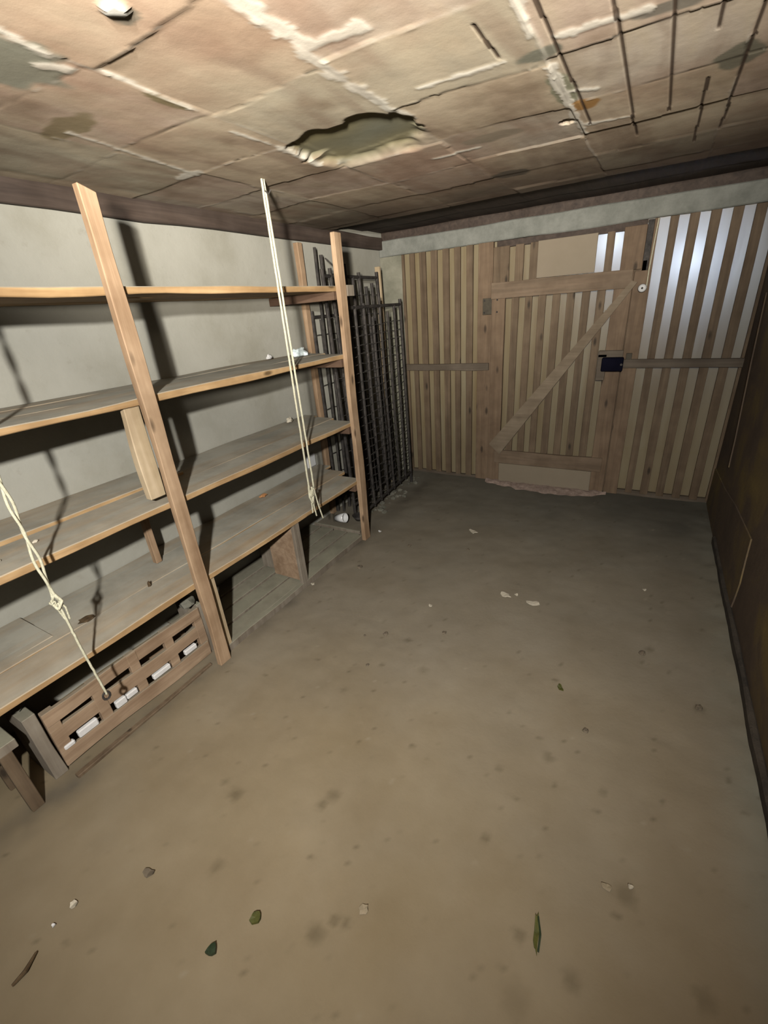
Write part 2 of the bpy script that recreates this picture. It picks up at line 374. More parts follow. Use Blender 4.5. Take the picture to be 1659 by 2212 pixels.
def ceil_z(x, y):
    i, j, h, mort, gap, n1, n2 = ceil_parts(x, y)
    z = ZC+h-.0011*fbm(x, y, 5, 2)
    z -= .0016*sstep(mort)*(.4+.9*abs(n2)); z += .002*gap
    for cx, a, b_ in CRK:
        if a < y < b_ and abs(x-cx-.006*noise.noise(Vector((y*5, cx, 0)))) < .0035: z += .003
    z += .022*in_hole(x, y); z -= .0014*smear(x, y)
    if math.hypot(x+.36, (y-2.0)*1.2) < .026: z += .03
    if math.hypot(x+.925, y-.735) < .022: z -= .007
    sag = -.012*math.sin(max(0, min(1, (x+2.1)/2.6))*math.pi)
    return z-sag*.5
def ceil_c(x, y):
    i, j, h, mort, gap, n1, n2 = ceil_parts(x, y)
    c = colour_of(i, j)
    c = lerp(c, (.40, .33, .23), max(0, min(.6, .5*fbm(x, y, 3, 6))))
    c = lerp(c, (.30, .22, .15), max(0, min(.6, .9*fbm(x, y, 4, 11)-.1)))
    st = noise.fractal(Vector((x*9+.8*noise.noise(Vector((x*2, y*2, 0))), y*1.5, 4.2)), .8, 2.1, 4)
    c = lerp(c, (.66, .58, .44), max(0, min(.55, st*.9))); c = lerp(c, (.33, .24, .18), max(0, min(.5, -st*.8)))
    st2 = fbm(x, y, 1.3, 21); c = lerp(c, (.50, .33, .24), max(0, min(.5, st2*1.1)))
    for px, py, rx, ry, pc in PATCH:
        q = math.hypot((x-px)/rx, (y-py)/ry)+.35*noise.noise(Vector((x*20, y*20, px)))
        if q < 1.1: c = lerp(c, pc, sstep((1.1-q)*4)*.9)
    c = lerp(c, (.62, .60, .54), sstep(mort*1.3)*(.35+.4*max(0, n2)))
    c = lerp(c, (.86, .84, .76), .9*smear(x, y))
    c = lerp(c, (.08, .065, .045), gap*.75)
    for cx, a, b_ in CRK:
        dd = abs(x-cx-.006*noise.noise(Vector((y*5, cx, 0))))
        if a < y < b_ and dd < .0045: c = lerp(c, (.07, .045, .03), .9)
    ih = in_hole(x, y)
    if ih > 0: c = lerp(c, lerp((.36, .32, .17), (.24, .25, .20), .5+.8*noise.noise(Vector((x*5, y*5, 0)))), ih)
    if math.hypot(x+.925, y-.735) < .022: c = (.62, .62, .60)
    # darkening towards the lintel: the dim light there painted into the tiles
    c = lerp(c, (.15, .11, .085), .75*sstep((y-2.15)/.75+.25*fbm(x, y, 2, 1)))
    return c
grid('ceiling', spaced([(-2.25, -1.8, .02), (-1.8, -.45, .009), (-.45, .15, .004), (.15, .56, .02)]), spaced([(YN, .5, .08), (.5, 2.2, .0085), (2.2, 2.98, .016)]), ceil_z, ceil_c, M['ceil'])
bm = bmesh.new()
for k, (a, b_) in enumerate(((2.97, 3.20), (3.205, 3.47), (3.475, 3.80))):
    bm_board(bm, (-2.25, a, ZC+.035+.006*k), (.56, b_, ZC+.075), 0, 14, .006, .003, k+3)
struct('shade_soffit', bm, M['trimw'])['kind'] = 'structure'  # dark boards standing in for the dim back end of the ceiling
bpy.data.objects['shade_soffit'].name = 'trim_1'

# ---------------------------------------------------------------- walls
bm = bmesh.new(); bm_box(bm, (L-.12, YN, -.02), (L, D+.2, 2.12)); struct('wall_left', bm, M['lime'])
bm = bmesh.new(); bm_box(bm, (R, YN, -.02), (R+.12, D+.2, 2.12)); struct('wall_right', bm, M['brown'])
bm = bmesh.new(); bm_box(bm, (L-.12, YN-.12, -.02), (R+.12, YN, 2.12)); struct('wall_near', bm, M['brown'])
# timber along the head of the left wall, lintel over the partition
bm = bmesh.new(); bm_board(bm, (L, YN, 1.94), (L+.035, D, 2.03), 1, 30, .006, .004, 5); struct('trim_2', bm, M['trimw'])
bm = bmesh.new(); bm_board(bm, (L, D-.005, BB), (R, D+.16, BT), 0, 26, .005, .006, 8); struct('trim_3', bm, M['concrete'])
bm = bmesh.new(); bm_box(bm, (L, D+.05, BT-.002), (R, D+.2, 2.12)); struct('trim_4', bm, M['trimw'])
# lower skin of render on the right wall with a broken upper edge
bm = bmesh.new()
prof = [(3.72, 0), (3.72, .29), (3.2, .33), (2.83, .382), (2.5, .405), (2.34, .416), (2.325, .31), (2.30, .198), (2.31, .10), (2.33, 0)]
a = [bm.verts.new((R, y, z)) for y, z in prof]; b2 = [bm.verts.new((R-.006, y, z)) for y, z in prof]
bm.faces.new(a); bm.faces.new(b2[::-1])
for k in range(len(prof)): bm.faces.new((a[k], b2[k], b2[(k+1) % len(prof)], a[(k+1) % len(prof)]))
struct('trim_5', bm, M['brown'])
bm = bmesh.new(); bm_board(bm, (R-.022, YN, -.01), (R, 3.1, .050), 1, 60, .005, .006, 4); struct('baseboard_right', bm, M['darkstone'])
bm = bmesh.new(); bm_tube(bm, [(R-.004, 3.52, 1.42), (R-.006, 3.42, 1.05), (R-.004, 3.30, .618), (R-.004, 3.27, .45)], .004, 6); struct('trim_6', bm, M['brown'])

# ---------------------------------------------------------------- back partition: wall_back
bw = bpy.data.objects.new('wall_back', None); COL.objects.link(bw); bw.location = (-.8, D, 0); bw['kind'] = 'structure'
def wbox(name, lo, hi, mat, axis=2, seed=0, par=None): return board(name, lo, hi, axis, mat, par or bw, seed, .0015, 12)
box('plaster_pier', (L, D, 0), (-1.895, D+.12, BB), M['greenplaster'], bw)
gaps = [(-1.876, -1.824), (-1.782, -1.736), (-1.682, -1.634), (-1.581, -1.533), (-1.481, -1.434), (-1.386, -1.336), (-1.283, -1.238)]
edges = [-1.90]+[v for g in gaps for v in g]
k = 0
for i in range(0, len(edges)-1, 2):
    wbox('slat', (edges[i], D, .03), (edges[i+1], D+.022, BB), M['slat'], 2, i); k += 1
wbox('post_board', (-1.238, D-.004, 0), (-1.124, D+.03, BB), M['jamb'], 2, 31)
gr = [(-.066, -.010), (.037, .092), (.145, .199), (.250, .306), (.358, .414), (.466, .518)]
er = [v for g in gr for v in g]+[R]
for i in range(1, len(er)-1, 2):
    wbox('slat', (er[i], D, .03), (er[i+1], D+.022, BB), M['slat'], 2, i+40)
wbox('post_board', (-.163, D-.004, 0), (-.066, D+.03, 1.60), M['jamb'], 2, 33)
wbox('post_board', (-.092, D+.001, 1.60), (-.066, D+.03, BB), M['jamb'], 2, 34)
# backing sheet in an upper and a lower length, meeting at a lapped seam
for nm, x0, x1, zs in (('backing_sheet', -1.9, -1.13, .22), ('backing_sheet', -.15, R, .39)):
    box(nm, (x0, D+.034, 0), (x1, D+.038, zs), M['sheet'], bw, 0)
    box(nm, (x0, D+.031, zs-.012), (x1, D+.0345, BB+.05), M['sheet'], bw, 0)
box('backing_sheet', (-1.13, D+.045, 0), (-.15, D+.049, BB+.05), M['sheet'], bw, 0)
board('rail', (-1.90, D-.024, .975), (-1.135, D+.001, 1.03), 0, M['greyrail'], bw, 3, .004)
board('rail', (-.215, D-.024, .985), (R, D+.001, 1.04), 0, M['greyrail'], bw, 5, .003)
board('bottom_rail', (-1.90, D+.002, -.01), (-1.13, D+.03, .035), 0, M['greyrail'], bw, 7, .004)
board('bottom_rail', (-.07, D+.002, -.01), (R, D+.03, .05), 0, M['greyrail'], bw, 8, .004)
# over-door lights: slats, a beige board, and a wide end board
def tb(x0, x1, mat=M['slat'], z1=1.85, sd=0): board('slat', (x0, D+.004, 1.61), (x1, D+.024, z1), 2, mat, bw, sd, .001, 4)
for i, (x0, x1) in enumerate(((-1.124, -1.005), (-.961, -.901), (-.855, -.80), (-.358, -.31))): tb(x0, x1, M['slat'], 1.85, i+60)
board('slat', (-.257, D+.0, 1.61), (-.128, D+.024, 1.862), 2, M['jamb'], bw, 77, .001, 4)
box('beige_board', (-.80, D-.006, 1.617), (-.413, D+.006, 1.852), M['board'], bw)
board('lintel_shade_strip', (-1.10, D+.006, 1.842), (-.13, D+.03, BB), 0, M['trimw'], bw, 9, .002)  # dark strip in place of the shadow under the lintel
box('leak_block_strip', (-.185, D+.026, 0), (-.10, D+.034, 1.66), M['slat'], bw)  # added behind the joint to block light leaking from outside
box('dark_gap_strip', (-.128, D+.026, 1.55), (-.092, D+.034, BB), M['metal'], bw)  # dark strip standing in for the shade in an open gap

# ---------------------------------------------------------------- door
dr = bpy.data.objects.new('door_1', None); COL.objects.link(dr); dr.location = (-.645, D, 0); dr['kind'] = 'structure'
YD = D-.012
board('stile', (-1.118, YD-.02, .02), (-1.016, YD+.012, 1.60), 2, M['jamb'], dr, 11)
board('stile', (-.277, YD-.02, .02), (-.168, YD+.012, 1.60), 2, M['jamb'], dr, 12)
for k in range(7):
    x0 = -1.014+.0985*k+.046
    if k == 2: x0 += .0
    board('slat', (x0, YD-.006, .20), (x0+.0525, YD+.010, 1.52), 2, M['slat'], dr, 20+k, .0015)
board('top_rail', (-1.120, YD-.034, 1.502), (-.172, YD-.008, 1.614), 0, M['railx'], dr, 13, .003)
board('lower_rail', (-1.06, YD-.026, .192), (-.20, YD-.006, .305), 0, M['railx'], dr, 14, .004)
bm = bmesh.new(); a_ = Vector((-1.045, 0, .335)); b_ = Vector((-.185, 0, 1.53)); d_ = (b_-a_).normalized(); n_ = Vector((-d_.z, 0, d_.x))*.046
bm_prism(bm, [((a_-n_).x, (a_-n_).z-.03), ((b_-n_).x+.01, (b_-n_).z+.03), ((b_+n_).x+.05, (b_+n_).z-.012), ((a_+n_).x-.02, (a_+n_).z)], YD-.050, YD-.022)
obj('diagonal_brace', bm, M['brace'], dr)
box('kick_board', (-1.014, YD-.034, .0), (-.268, YD-.014, .190), M['board'], dr, .003)
hp = box('hinge_plate', (-1.190, D-.030, 1.395), (-1.062, D-.018, 1.512), M['plate'], dr)
for px, pz in ((-1.175, 1.41), (-1.075, 1.41), (-1.175, 1.495), (-1.075, 1.495)):
    box('rivet', (px-.006, D-.034, pz-.006), (px+.006, D-.030, pz+.006), M['metal'], hp)
box('latch_board', (-.318, YD-.050, .905), (-.262, YD-.022, 1.085), M['greyrail'], dr)
box('latch_board', (-.318, YD-.050, 1.065), (-.16, YD-.024, 1.11), M['greyrail'], dr)
lk = box('lock_case', (-.289, YD-.085, .972), (-.150, YD-.050, 1.066), M['black'], dr, .006)
bm = bmesh.new(); bm_tube(bm, [(-.16, YD-.088, 1.02), (-.16, YD-.1, 1.02)], .008, 10); obj('keyhole_boss', bm, M['metal'], lk)
box('strike_plate', (-.142, D-.022, 1.005), (-.105, D-.006, 1.085), M['plate'], dr)
# crumbling sill before the door
bm = bmesh.new(); pts = []; n = 40
top = []; bot = []
for k in range(n+1):
    t = k/n; x = -1.13+.99*t
    w_ = .03+.15*math.sin(math.pi*min(1, t*1.02))**.6*(.6+.5*t)+.03*noise.noise(Vector((x*14, 0, 0)))
    row = [bm.verts.new((x, D-.03-max(.01, w_)*q, (.034*(1-q**2)+.012*noise.noise(Vector((x*20, q*6, 2)))*(1-q)-.004))) for q in (0, .2, .4, .6, .8, 1)]
    if top: [bm.faces.new((top[i], top[i+1], row[i+1], row[i])) for i in range(5)]
    top = row
r_ = bmesh.ops.extrude_face_region(bm, geom=bm.faces[:])
for v in [g for g in r_['geom'] if isinstance(g, bmesh.types.BMVert)]: v.co.z = -.02
struct('trim_7', bm, M['rubble'])

# white insulator and its wire beside the door head
t = thing('cable_insulator', 'small white ceramic insulator fixed beside the upper right corner of the door', 'insulator', (-.105, D-.004, 1.50))
bm = bmesh.new()
prof = [(.004, .003), (.024, 0), (.026, -.012), (.017, -.020), (.017, -.030), (.026, -.038), (.022, -.050), (.008, -.054)]
bm_tube(bm, [(-.105, D-.004+p[1], 1.495) for p in prof], [max(p[0], .002) for p in prof], 16); obj('body', bm, M['ceramic'], t, smooth=True)
bm = bmesh.new(); bm_tube(bm, [(-.105, D-.054, 1.495), (-.105, D-.062, 1.495)], .007, 8); obj('screw', bm, M['metal'], t)
bm = bmesh.new(); bm_tube(bm, [(-.082, D-.02, 1.49), (-.083, D-.012, 1.6), (-.078, D-.01, 1.75), (-.072, D-.008, 1.885)], .0035, 6)
tag(obj('electric_cable', bm, M['rope'], None), 'thin pale cable running up from the white insulator to the concrete lintel', 'cable')

# ---------------------------------------------------------------- shelving along the left wall
sh = thing('wooden_shelving', 'long rough wooden shelving with four dusty levels standing along the pale left wall', 'shelving', (-1.85, 1.0, 0))
YS = -.75
for lo, hi, sd in (((S, .966, 0), (S+.030, Y1, 1.90), 1), ((S-.003, 2.303, 0), (S+.026, 2.372, 1.895), 2), ((S, -.72, 0), (S+.03, -.66, 1.90), 3)):
    bm = bmesh.new(); bm_board(bm, lo, hi, 2, 26, .004, .003, sd)
    for v in bm.verts:
        if v.co.z > 1.85 and sd == 1: v.co.z += (lo[1]+.04-v.co.y)*.35
    obj('upright', bm, M['post'], sh)
for k, z in enumerate(SH):
    planks = [(S-.20, S, 0, Y2), (S-.385, S-.202, .0, Y2+.06), (L+.004, S-.387, .0, Y2+.16)]
    if k == 2: planks = [(S-.19, S, 0, Y2), (S-.385, S-.192, .0, Y2+.05), (L+.004, S-.26, .016, 1.24)] ; planks.append((L+.004, S-.387, -.004, Y2+.12))
    if k == 3: planks = [(S-.19, S, 0, Y2+.01), (S-.385, S-.192, .004, Y2+.1), (L+.004, S-.23, .006, .50)]; planks.append((L+.004, S-.387, 0, Y2+.2))
    for j, (x0, x1, dz, y1_) in enumerate(planks):
        bm = bmesh.new(); bm_board(bm, (x0, YS, z+dz), (x1, y1_, z+dz+TH-(.002*j if not dz else .004)), 1, 30, .004, .003, k*5+j)
        obj('shelf_board', bm, M['shelf'], sh)
    for y in (-.6, Y2-.06):     # bearers under each level
        bm = bmesh.new(); bm_board(bm, (L+.01, y, z-.045), (S-.004, y+.03, z-.001), 0, 6, .002, .002, k+int(y*10)); obj('bearer', bm, M['under'], sh)
box('end_block', (S-.11, Y2+.035, SH[0]-.028), (S+.03, Y2+.105, SH[0]+.03), M['greywood'], sh)
box('end_block', (S-.15, Y2-.03, SH[1]-.035), (S+.006, Y2+.0, SH[1]-.002), M['post'], sh)
# supports between levels
bm = bmesh.new(); bm_board(bm, (S-.045, .912, SH[2]+TH+.03), (S-.012, .975, SH[1]), 2, 10, .006, .003, 21)
o = obj('support_board', bm, M['pale'], sh); o['label'] = 'pale unweathered board wedged behind the near upright'
board('support_board', (S-.045, 1.03, .03), (S-.012, 1.082, SH[3]), 2, M['pale'], sh, 22, .003)
board('support_stick', (-1.95, 1.015, SH[3]+TH+.004), (-1.92, 1.045, SH[2]), 2, M['post'], sh, 23, .003)
board('divider_board', (-1.84, 1.655, .045), (S-.03, 1.675, SH[3]), 2, M['pallet'], sh, 24, .002)
board('divider_board', (S-.028, 1.64, .03), (S-.005, 1.69, SH[3]), 2, M['greywood'], sh, 25, .002)
board('divider_board', (-1.98, 1.70, .045), (-1.87, 1.72, SH[3]), 2, M['greywood'], sh, 26, .002)
# lowest boards lying just off the floor and their front rail
for j, (x0, x1) in enumerate(((-1.73, -1.635), (-1.85, -1.745), (-1.97, -1.865), (-2.09, -1.985))):
    board('bottom_board', (x0, Y1+.03, .018), (x1, Y2-.02, .036), 1, M['greywood'], sh, 30+j, .003)
board('front_rail', (S-.035, Y1+.03, .0), (S-.005, Y2-.04, .042), 1, M['greywood'], sh, 35, .004)
board('front_rail', (S-.04, .32, .0), (S-.018, .95, .010), 1, M['slat'], sh, 36, .004)
tag(board('wall_batten', (L, 2.60, .0), (L+.035, 2.645, 1.925), 2, M['post'], None, 37, .003), 'brown wooden batten upright against the pale wall beyond the shelf ends', 'batten')

# ---------------------------------------------------------------- pallet on edge under the lowest shelf
pl = thing('wooden_pallet', 'orange-brown slatted wooden pallet standing on its long edge under the lowest shelf', 'pallet', (-1.75, .65, 0))
PX = -1.685
def prow(z0, z1, sd): board('face_board', (PX-.018, .325, z0), (PX, 1.005, z1), 1, M['pallet'], pl, sd, .006, 24)
prow(.222, .282, 1); prow(.125, .19, 2); prow(.012, .085, 3)
for k in range(5):
    y = .325+.1605*k
    board('spacer_block', (PX-.03, y+.002, .02), (PX-.004, y+.044, .28), 2, M['pallet'], pl, 50+k, .002, 4)
board('end_board', (-1.87, .275, .0), (PX-.002, .318, .31), 2, M['greywood'], pl, 8, .008)
board('end_board', (-1.87, 1.01, .0), (PX-.01, 1.035, .29), 2, M['greywood'], pl, 9, .004)
board('rear_board', (-1.87, .33, .02), (-1.85, 1.0, .09), 1, M['pallet'], pl, 11, .004)
bm = bmesh.new(); bm_lump(bm, (-1.79, .30, .312), (.06, .03, .016), 4); tag(obj('dirt_clod', bm, M['cement']), 'greenish-grey crumbly clod on the near top corner of the pallet', 'clod')
bm = bmesh.new(); bm_lump(bm, (-1.735, .985, .296), (.05, .035, .028), 14); tag(obj('dirt_clod', bm, M['cement']), 'greenish-grey clod on the far top corner of the pallet by the upright', 'clod')

# ---------------------------------------------------------------- low bench at the left edge
be = thing('low_wooden_bench', 'low bench end with a pale greenish top at the left edge under the shelving', 'bench', (-1.72, -.1, 0))
board('bench_top', (-1.83, -.75, .275), (-1.625, .232, .310), 1, M['greywood'], be, 3, .005)
board('leg', (-1.655, .175, 0), (-1.630, .212, .275), 2, M['slat'], be, 4, .002)
board('leg', (-1.82, .175, 0), (-1.795, .212, .275), 2, M['slat'], be, 5, .002)
board('leg', (-1.655, -.7, 0), (-1.630, -.66, .275), 2, M['slat'], be, 6, .002)

# ---------------------------------------------------------------- ropes
def strand(bm, pts, r, tw=0):
    P = []; n = 60; pts = [Vector(p) for p in pts]
    for k in range(n+1):
        t = k/n*(len(pts)-1); i = min(int(t), len(pts)-2); f = t-i
        P.append(pts[i].lerp(pts[i+1], f)+Vector((.0012*noise.noise(Vector((k*.4, tw, 0))), .0012*noise.noise(Vector((0, k*.4, tw))), 0)))
    bm_tube(bm, P, r, 7)
rp = thing('hanging_rope', 'doubled cream rope hanging from the ceiling in front of the far half of the shelves', 'rope', (-1.5, 1.72, .45))
for sd, a, b_ in ((1, (-1.5, 1.712, 2.03), (-1.5, 1.706, .64)), (2, (-1.5, 1.724, 2.03), (-1.488, 1.732, .64))):
    bm = bmesh.new(); strand(bm, [a, tuple((p+q)/2 for p, q in zip(a, b_)), b_], .0052, sd); obj('strand', bm, M['rope'], rp, smooth=True)
bm = bmesh.new()
strand(bm, [(-1.5, 1.706, .66), (-1.495, 1.694, .60), (-1.49, 1.706, .56), (-1.49, 1.72, .60), (-1.494, 1.722, .65)], .006, 4)
bm_lump(bm, (-1.495, 1.71, .612), (.012, .016, .02), 2, flat=False)
obj('knot', bm, M['rope'], rp, smooth=True)
for sd, pts in ((5, [(-1.494, 1.71, .60), (-1.492, 1.715, .54), (-1.49, 1.722, .475)]), (6, [(-1.488, 1.73, .64), (-1.484, 1.742, .54), (-1.48, 1.762, .445)]), (7, [(-1.496, 1.706, .60), (-1.498, 1.704, .5)])):
    bm = bmesh.new(); strand(bm, pts, .004, sd); obj('loose_end', bm, M['rope'], rp, smooth=True)
bm = bmesh.new(); bm_tube(bm, [(-1.5, 1.718, 2.03), (-1.5, 1.718, 1.985), (-1.49, 1.73, 1.97), (-1.48, 1.735, 1.985)], .004, 6); obj('ceiling_hook', bm, M['metal'], rp)

rq = thing('hanging_rope', 'cream rope hanging at the left edge, its knotted end reaching down before the pallet', 'rope', (-1.5, .457, .33))
for sd, dy in ((1, -.0045), (2, .0045)):
    bm = bmesh.new(); P = []
    for k in range(81):
        z = 2.03-(2.03-.75)*k/80; a = k*.55+sd*math.pi
        P.append((-1.5+.0042*math.cos(a), .455+.0042*math.sin(a)+dy*1.1*max(0, min(1, (1.3-z)/.5)), z))
    bm_tube(bm, P, .0042, 7); obj('strand', bm, M['rope'], rq, smooth=True)
bm = bmesh.new()
strand(bm, [(-1.5, .455, .78), (-1.488, .466, .745), (-1.494, .45, .72), (-1.51, .445, .745), (-1.498, .456, .77)], .0045, 3)
strand(bm, [(-1.5, .460, .75), (-1.496, .470, .715), (-1.498, .468, .67)], .003, 6); strand(bm, [(-1.5, .452, .75), (-1.503, .452, .71), (-1.5, .460, .66)], .003, 8)
strand(bm, [(-1.5, .452, .75), (-1.504, .442, .742), (-1.504, .438, .75)], .003, 9)
obj('knot', bm, M['rope'], rq, smooth=True)
bm = bmesh.new(); strand(bm, [(-1.5, .458, .74), (-1.5, .462, .55), (-1.5, .474, .33)], .0040, 7); obj('loose_end', bm, M['rope'], rq, smooth=True)
bm = bmesh.new()
bm_tube(bm, [(-1.502+.0*k, .472+.012*math.cos(k*.63), .326+.016*math.sin(k*.63)) for k in range(11)], .004, 6)
obj('iron_ring', bm, M['metal'], rq)

# ---------------------------------------------------------------- metal grilles stacked at the far left corner
def grille(name, label, A, B, h, bars, lean, rows, seed, thick=.008):
    A, B = Vector(A), Vector(B); t = thing(name, label, 'grille', (A+B)/2, 'metal grilles leaning in the far left corner')
    r = random.Random(seed)
    def P(u, z): p = A.lerp(B, u); return Vector((p.x+lean*z/h, p.y, z))
    for u in (0, 1):
        bm = bmesh.new(); bm_tube(bm, [P(u, 0), P(u, h*.5), P(u, h)], .013, 8); obj('frame_post', bm, M['metal'], t)
    for z in (.10, h-.04):
        bm = bmesh.new(); bm_tube(bm, [P(0, z), P(1, z)], .011, 8); obj('frame_rail', bm, M['metal'], t)
    for k in range(bars):
        u = (k+1)/(bars+1); bm = bmesh.new(); bm_tube(bm, [P(u, .08), P(u+.01*r.uniform(-1, 1), h*.5), P(u, h+r.uniform(-.12, .05))], thick, 8); obj('bar', bm, M['metal'], t)
    for k in range(rows):
        z = .14+(h-.3)*k/max(1, rows-1)
        bm = bmesh.new(); n = 12; bm_tube(bm, [P(q/n, z)+Vector((.006*(1 if q % 2 else -1), 0, .008*r.uniform(-1, 1))) for q in range(n+1)], .0035, 5); obj('cross_wire', bm, M['wire'], t)
    return t
grille('metal_grille', 'tall dark iron grille with many cross wires leaning beside the end of the shelving', (-1.715, 2.58, 0), (-1.775, 3.46, 0), 1.56, 6, -.02, 22, 3, .011)
grille('metal_grille', 'taller dark iron grille stacked against the left wall behind the other grille', (-1.86, 2.62, 0), (-1.885, 3.36, 0), 1.76, 7, -.05, 12, 5, .013)
g3 = grille('metal_grille', 'dark iron grille seen through the shelf openings against the pale wall', (-2.066, 2.67, 0), (-2.070, 3.34, 0), 1.52, 6, -.010, 8, 9, .011)
bm = bmesh.new(); bm_tube(bm, [(-2.025, 2.78, .0), (-2.035, 2.80, 1.86)], .013, 8); tag(obj('iron_bar', bm, M['metal']), 'dark upright iron bar rising above the top shelf at its far end', 'bar')
bm = bmesh.new(); bm_tube(bm, [(-2.015, 2.68, 0), (-2.03, 2.73, 1.90)], .010, 8); tag(obj('iron_bar', bm, M['wire']), 'grey upright bar just left of the dark iron bar above the top shelf', 'bar')
bm = bmesh.new(); bm_tube(bm, [(-2.015, 2.815, 1.84), (-1.97, 2.86, 1.78), (-1.93, 2.93, 1.76)], .005, 6); tag(obj('bent_wire', bm, M['wire']), 'bent dark wire slanting from the iron bar behind the far shelf upright', 'wire')
board_ = board('wooden_batten', (-1.975, 3.41, 0), (-1.935, 3.435, 1.80), 2, M['pale'], None, 71, .003)
tag(board_, 'pale pinkish wooden batten standing in the corner behind the iron grilles', 'batten')
bm = bmesh.new()
for k in range(70):
    y = random.uniform(2.72, 3.6); x = -1.78+.10*(random.random()-.5)+(y-2.5)*-.05; s_ = random.uniform(.006, .028)
    bm_lump(bm, (x+random.uniform(-.12, .10), y, 0), (s_, s_*random.uniform(.6, 1.4), s_*.6), k, 1)
o = tag(obj('rubble', bm, M['cement'], None), 'grey crumbled rubble and dirt at the foot of the iron grilles', 'rubble'); o['kind'] = 'stuff'

# ---------------------------------------------------------------- small things on the shelves
bm = bmesh.new(); bm_lump(bm, (-1.90, 2.27, SH[1]+TH+.002), (.035, .045, .03), 3, 3, .7); tag(obj('plastic_bag', bm, M['plastic']), 'small crumpled clear plastic bag at the far end of the second shelf', 'bag')
bm = bmesh.new(); bm_lump(bm, (-2.02, 2.12, SH[1]+TH+.002), (.016, .02, .018), 6); tag(obj('paper_scrap', bm, M['white']), 'small white scrap on the second shelf left of the clear plastic bag', 'scrap')
bm = bmesh.new(); bm_lump(bm, (-2.03, 2.22, SH[2]+TH+.002), (.020, .022, .022), 9); tag(obj('paper_scrap', bm, M['paper']), 'cream crumpled scrap at the back of the third shelf beside the rope', 'scrap')
bm = bmesh.new(); bm_lump(bm, (-2.03, 1.86, SH[3]+TH+.002), (.014, .030, .012), 5); tag(obj('brick_crumb', bm, M['orange']), 'orange crumb of brick at the back of the lowest shelf', 'crumb')
bm = bmesh.new(); bm_box(bm, (L+.006, 2.40, SH[3]+TH+.003), (L+.02, 2.49, SH[3]+TH+.10), .003); tag(obj('tile_piece', bm, M['ceramic']), 'pale tile piece leaning on the wall at the far end of the lowest shelf', 'tile')
bm = bmesh.new(); bm_lump(bm, (-1.775, .875, SH[3]+TH+.004), (.008, .008, .016), 7); tag(obj('dark_pebble', bm, M['twig']), 'tiny dark pebble on the lowest shelf left of the near upright', 'pebble')
bm = bmesh.new(); bm_lump(bm, (-1.80, .61, SH[3]+TH+.004), (.022, .03, .006), 8); tag(obj('mud_stain_lump', bm, M['twig']), 'flat brown smear of mud on the lowest shelf behind the left rope', 'mud')
for i, (x, y, s_) in enumerate(((-1.71, .42, .007), (-1.75, .55, .006))):
    bm = bmesh.new(); bm_lump(bm, (x, y, SH[2]+TH+.002), (s_, s_*1.4, s_), i); tag(obj('plaster_crumb', bm, M['paper']), ['whitish plaster crumb on the third shelf, nearer the left rope', 'whitish plaster crumb on the third shelf, farther from the left rope'][i], 'crumb')

# white foam pieces pushed into the lower slots of the pallet
FM = [(.340, .378, .086, .105, 'smallest white foam piece, in the nearest lower slot of the pallet'),
      (.395, .470, .090, .122, 'yellowish-white foam piece in the nearest lower slot of the pallet, beside the smallest'),
      (.545, .590, .090, .124, 'bluish-white foam piece below the end of the left rope'),
      (.592, .640, .096, .122, 'white foam piece right of the one below the left rope'),
      (.715, .800, .090, .116, 'longest white foam strip in the third lower slot of the pallet'),
      (.880, .945, .090, .116, 'white foam piece in the farthest lower slot of the pallet')]
for y0, y1_, z0, z1, lb in FM:
    tag(box('foam_block', (PX-.017, y0, z0), (PX+.003, y1_, z1), M['white'], None, .004), lb, 'foam', 'white foam pieces in the pallet slots')

# cup and bowl on the floor beneath the far end of the shelves
def lathe(bm, prof, c, tilt, n=24):
    rot = Matrix.Rotation(tilt[1], 3, tilt[0]) if tilt else Matrix.Identity(3)
    prev = None
    for r_, z_ in prof:
        ring = [bm.verts.new(Vector(c)+rot @ Vector((r_*math.cos(2*math.pi*k/n), r_*math.sin(2*math.pi*k/n), z_))) for k in range(n)]
        if prev:
            for k in range(n): bm.faces.new((prev[k], prev[(k+1) % n], ring[(k+1) % n], ring[k]))
        prev = ring
bm = bmesh.new(); lathe(bm, [(.001, 0), (.026, 0), (.036, .085), (.034, .085), (.024, .003), (.001, .003)], (-1.90, 2.42, .072), ('Y', math.radians(78)))
tag(obj('plastic_cup', bm, M['ceramic'], smooth=True), 'white plastic cup lying on its side beneath the far end of the lowest shelf', 'cup')
bm = bmesh.new(); lathe(bm, [(.001, 0), (.03, 0), (.055, .04), (.052, .04), (.028, .004), (.001, .004)], (-1.80, 2.58, .003), None)
tag(obj('small_bowl', bm, M['metal'], smooth=True), 'small dark round bowl on the floor beside the white plastic cup', 'bowl')
tag(box('ground_board', (-2.08, 2.36, .0), (-1.66, 2.375, .03), M['greywood']), 'grey wood strip lying on the floor at the far end of the shelving', 'strip')

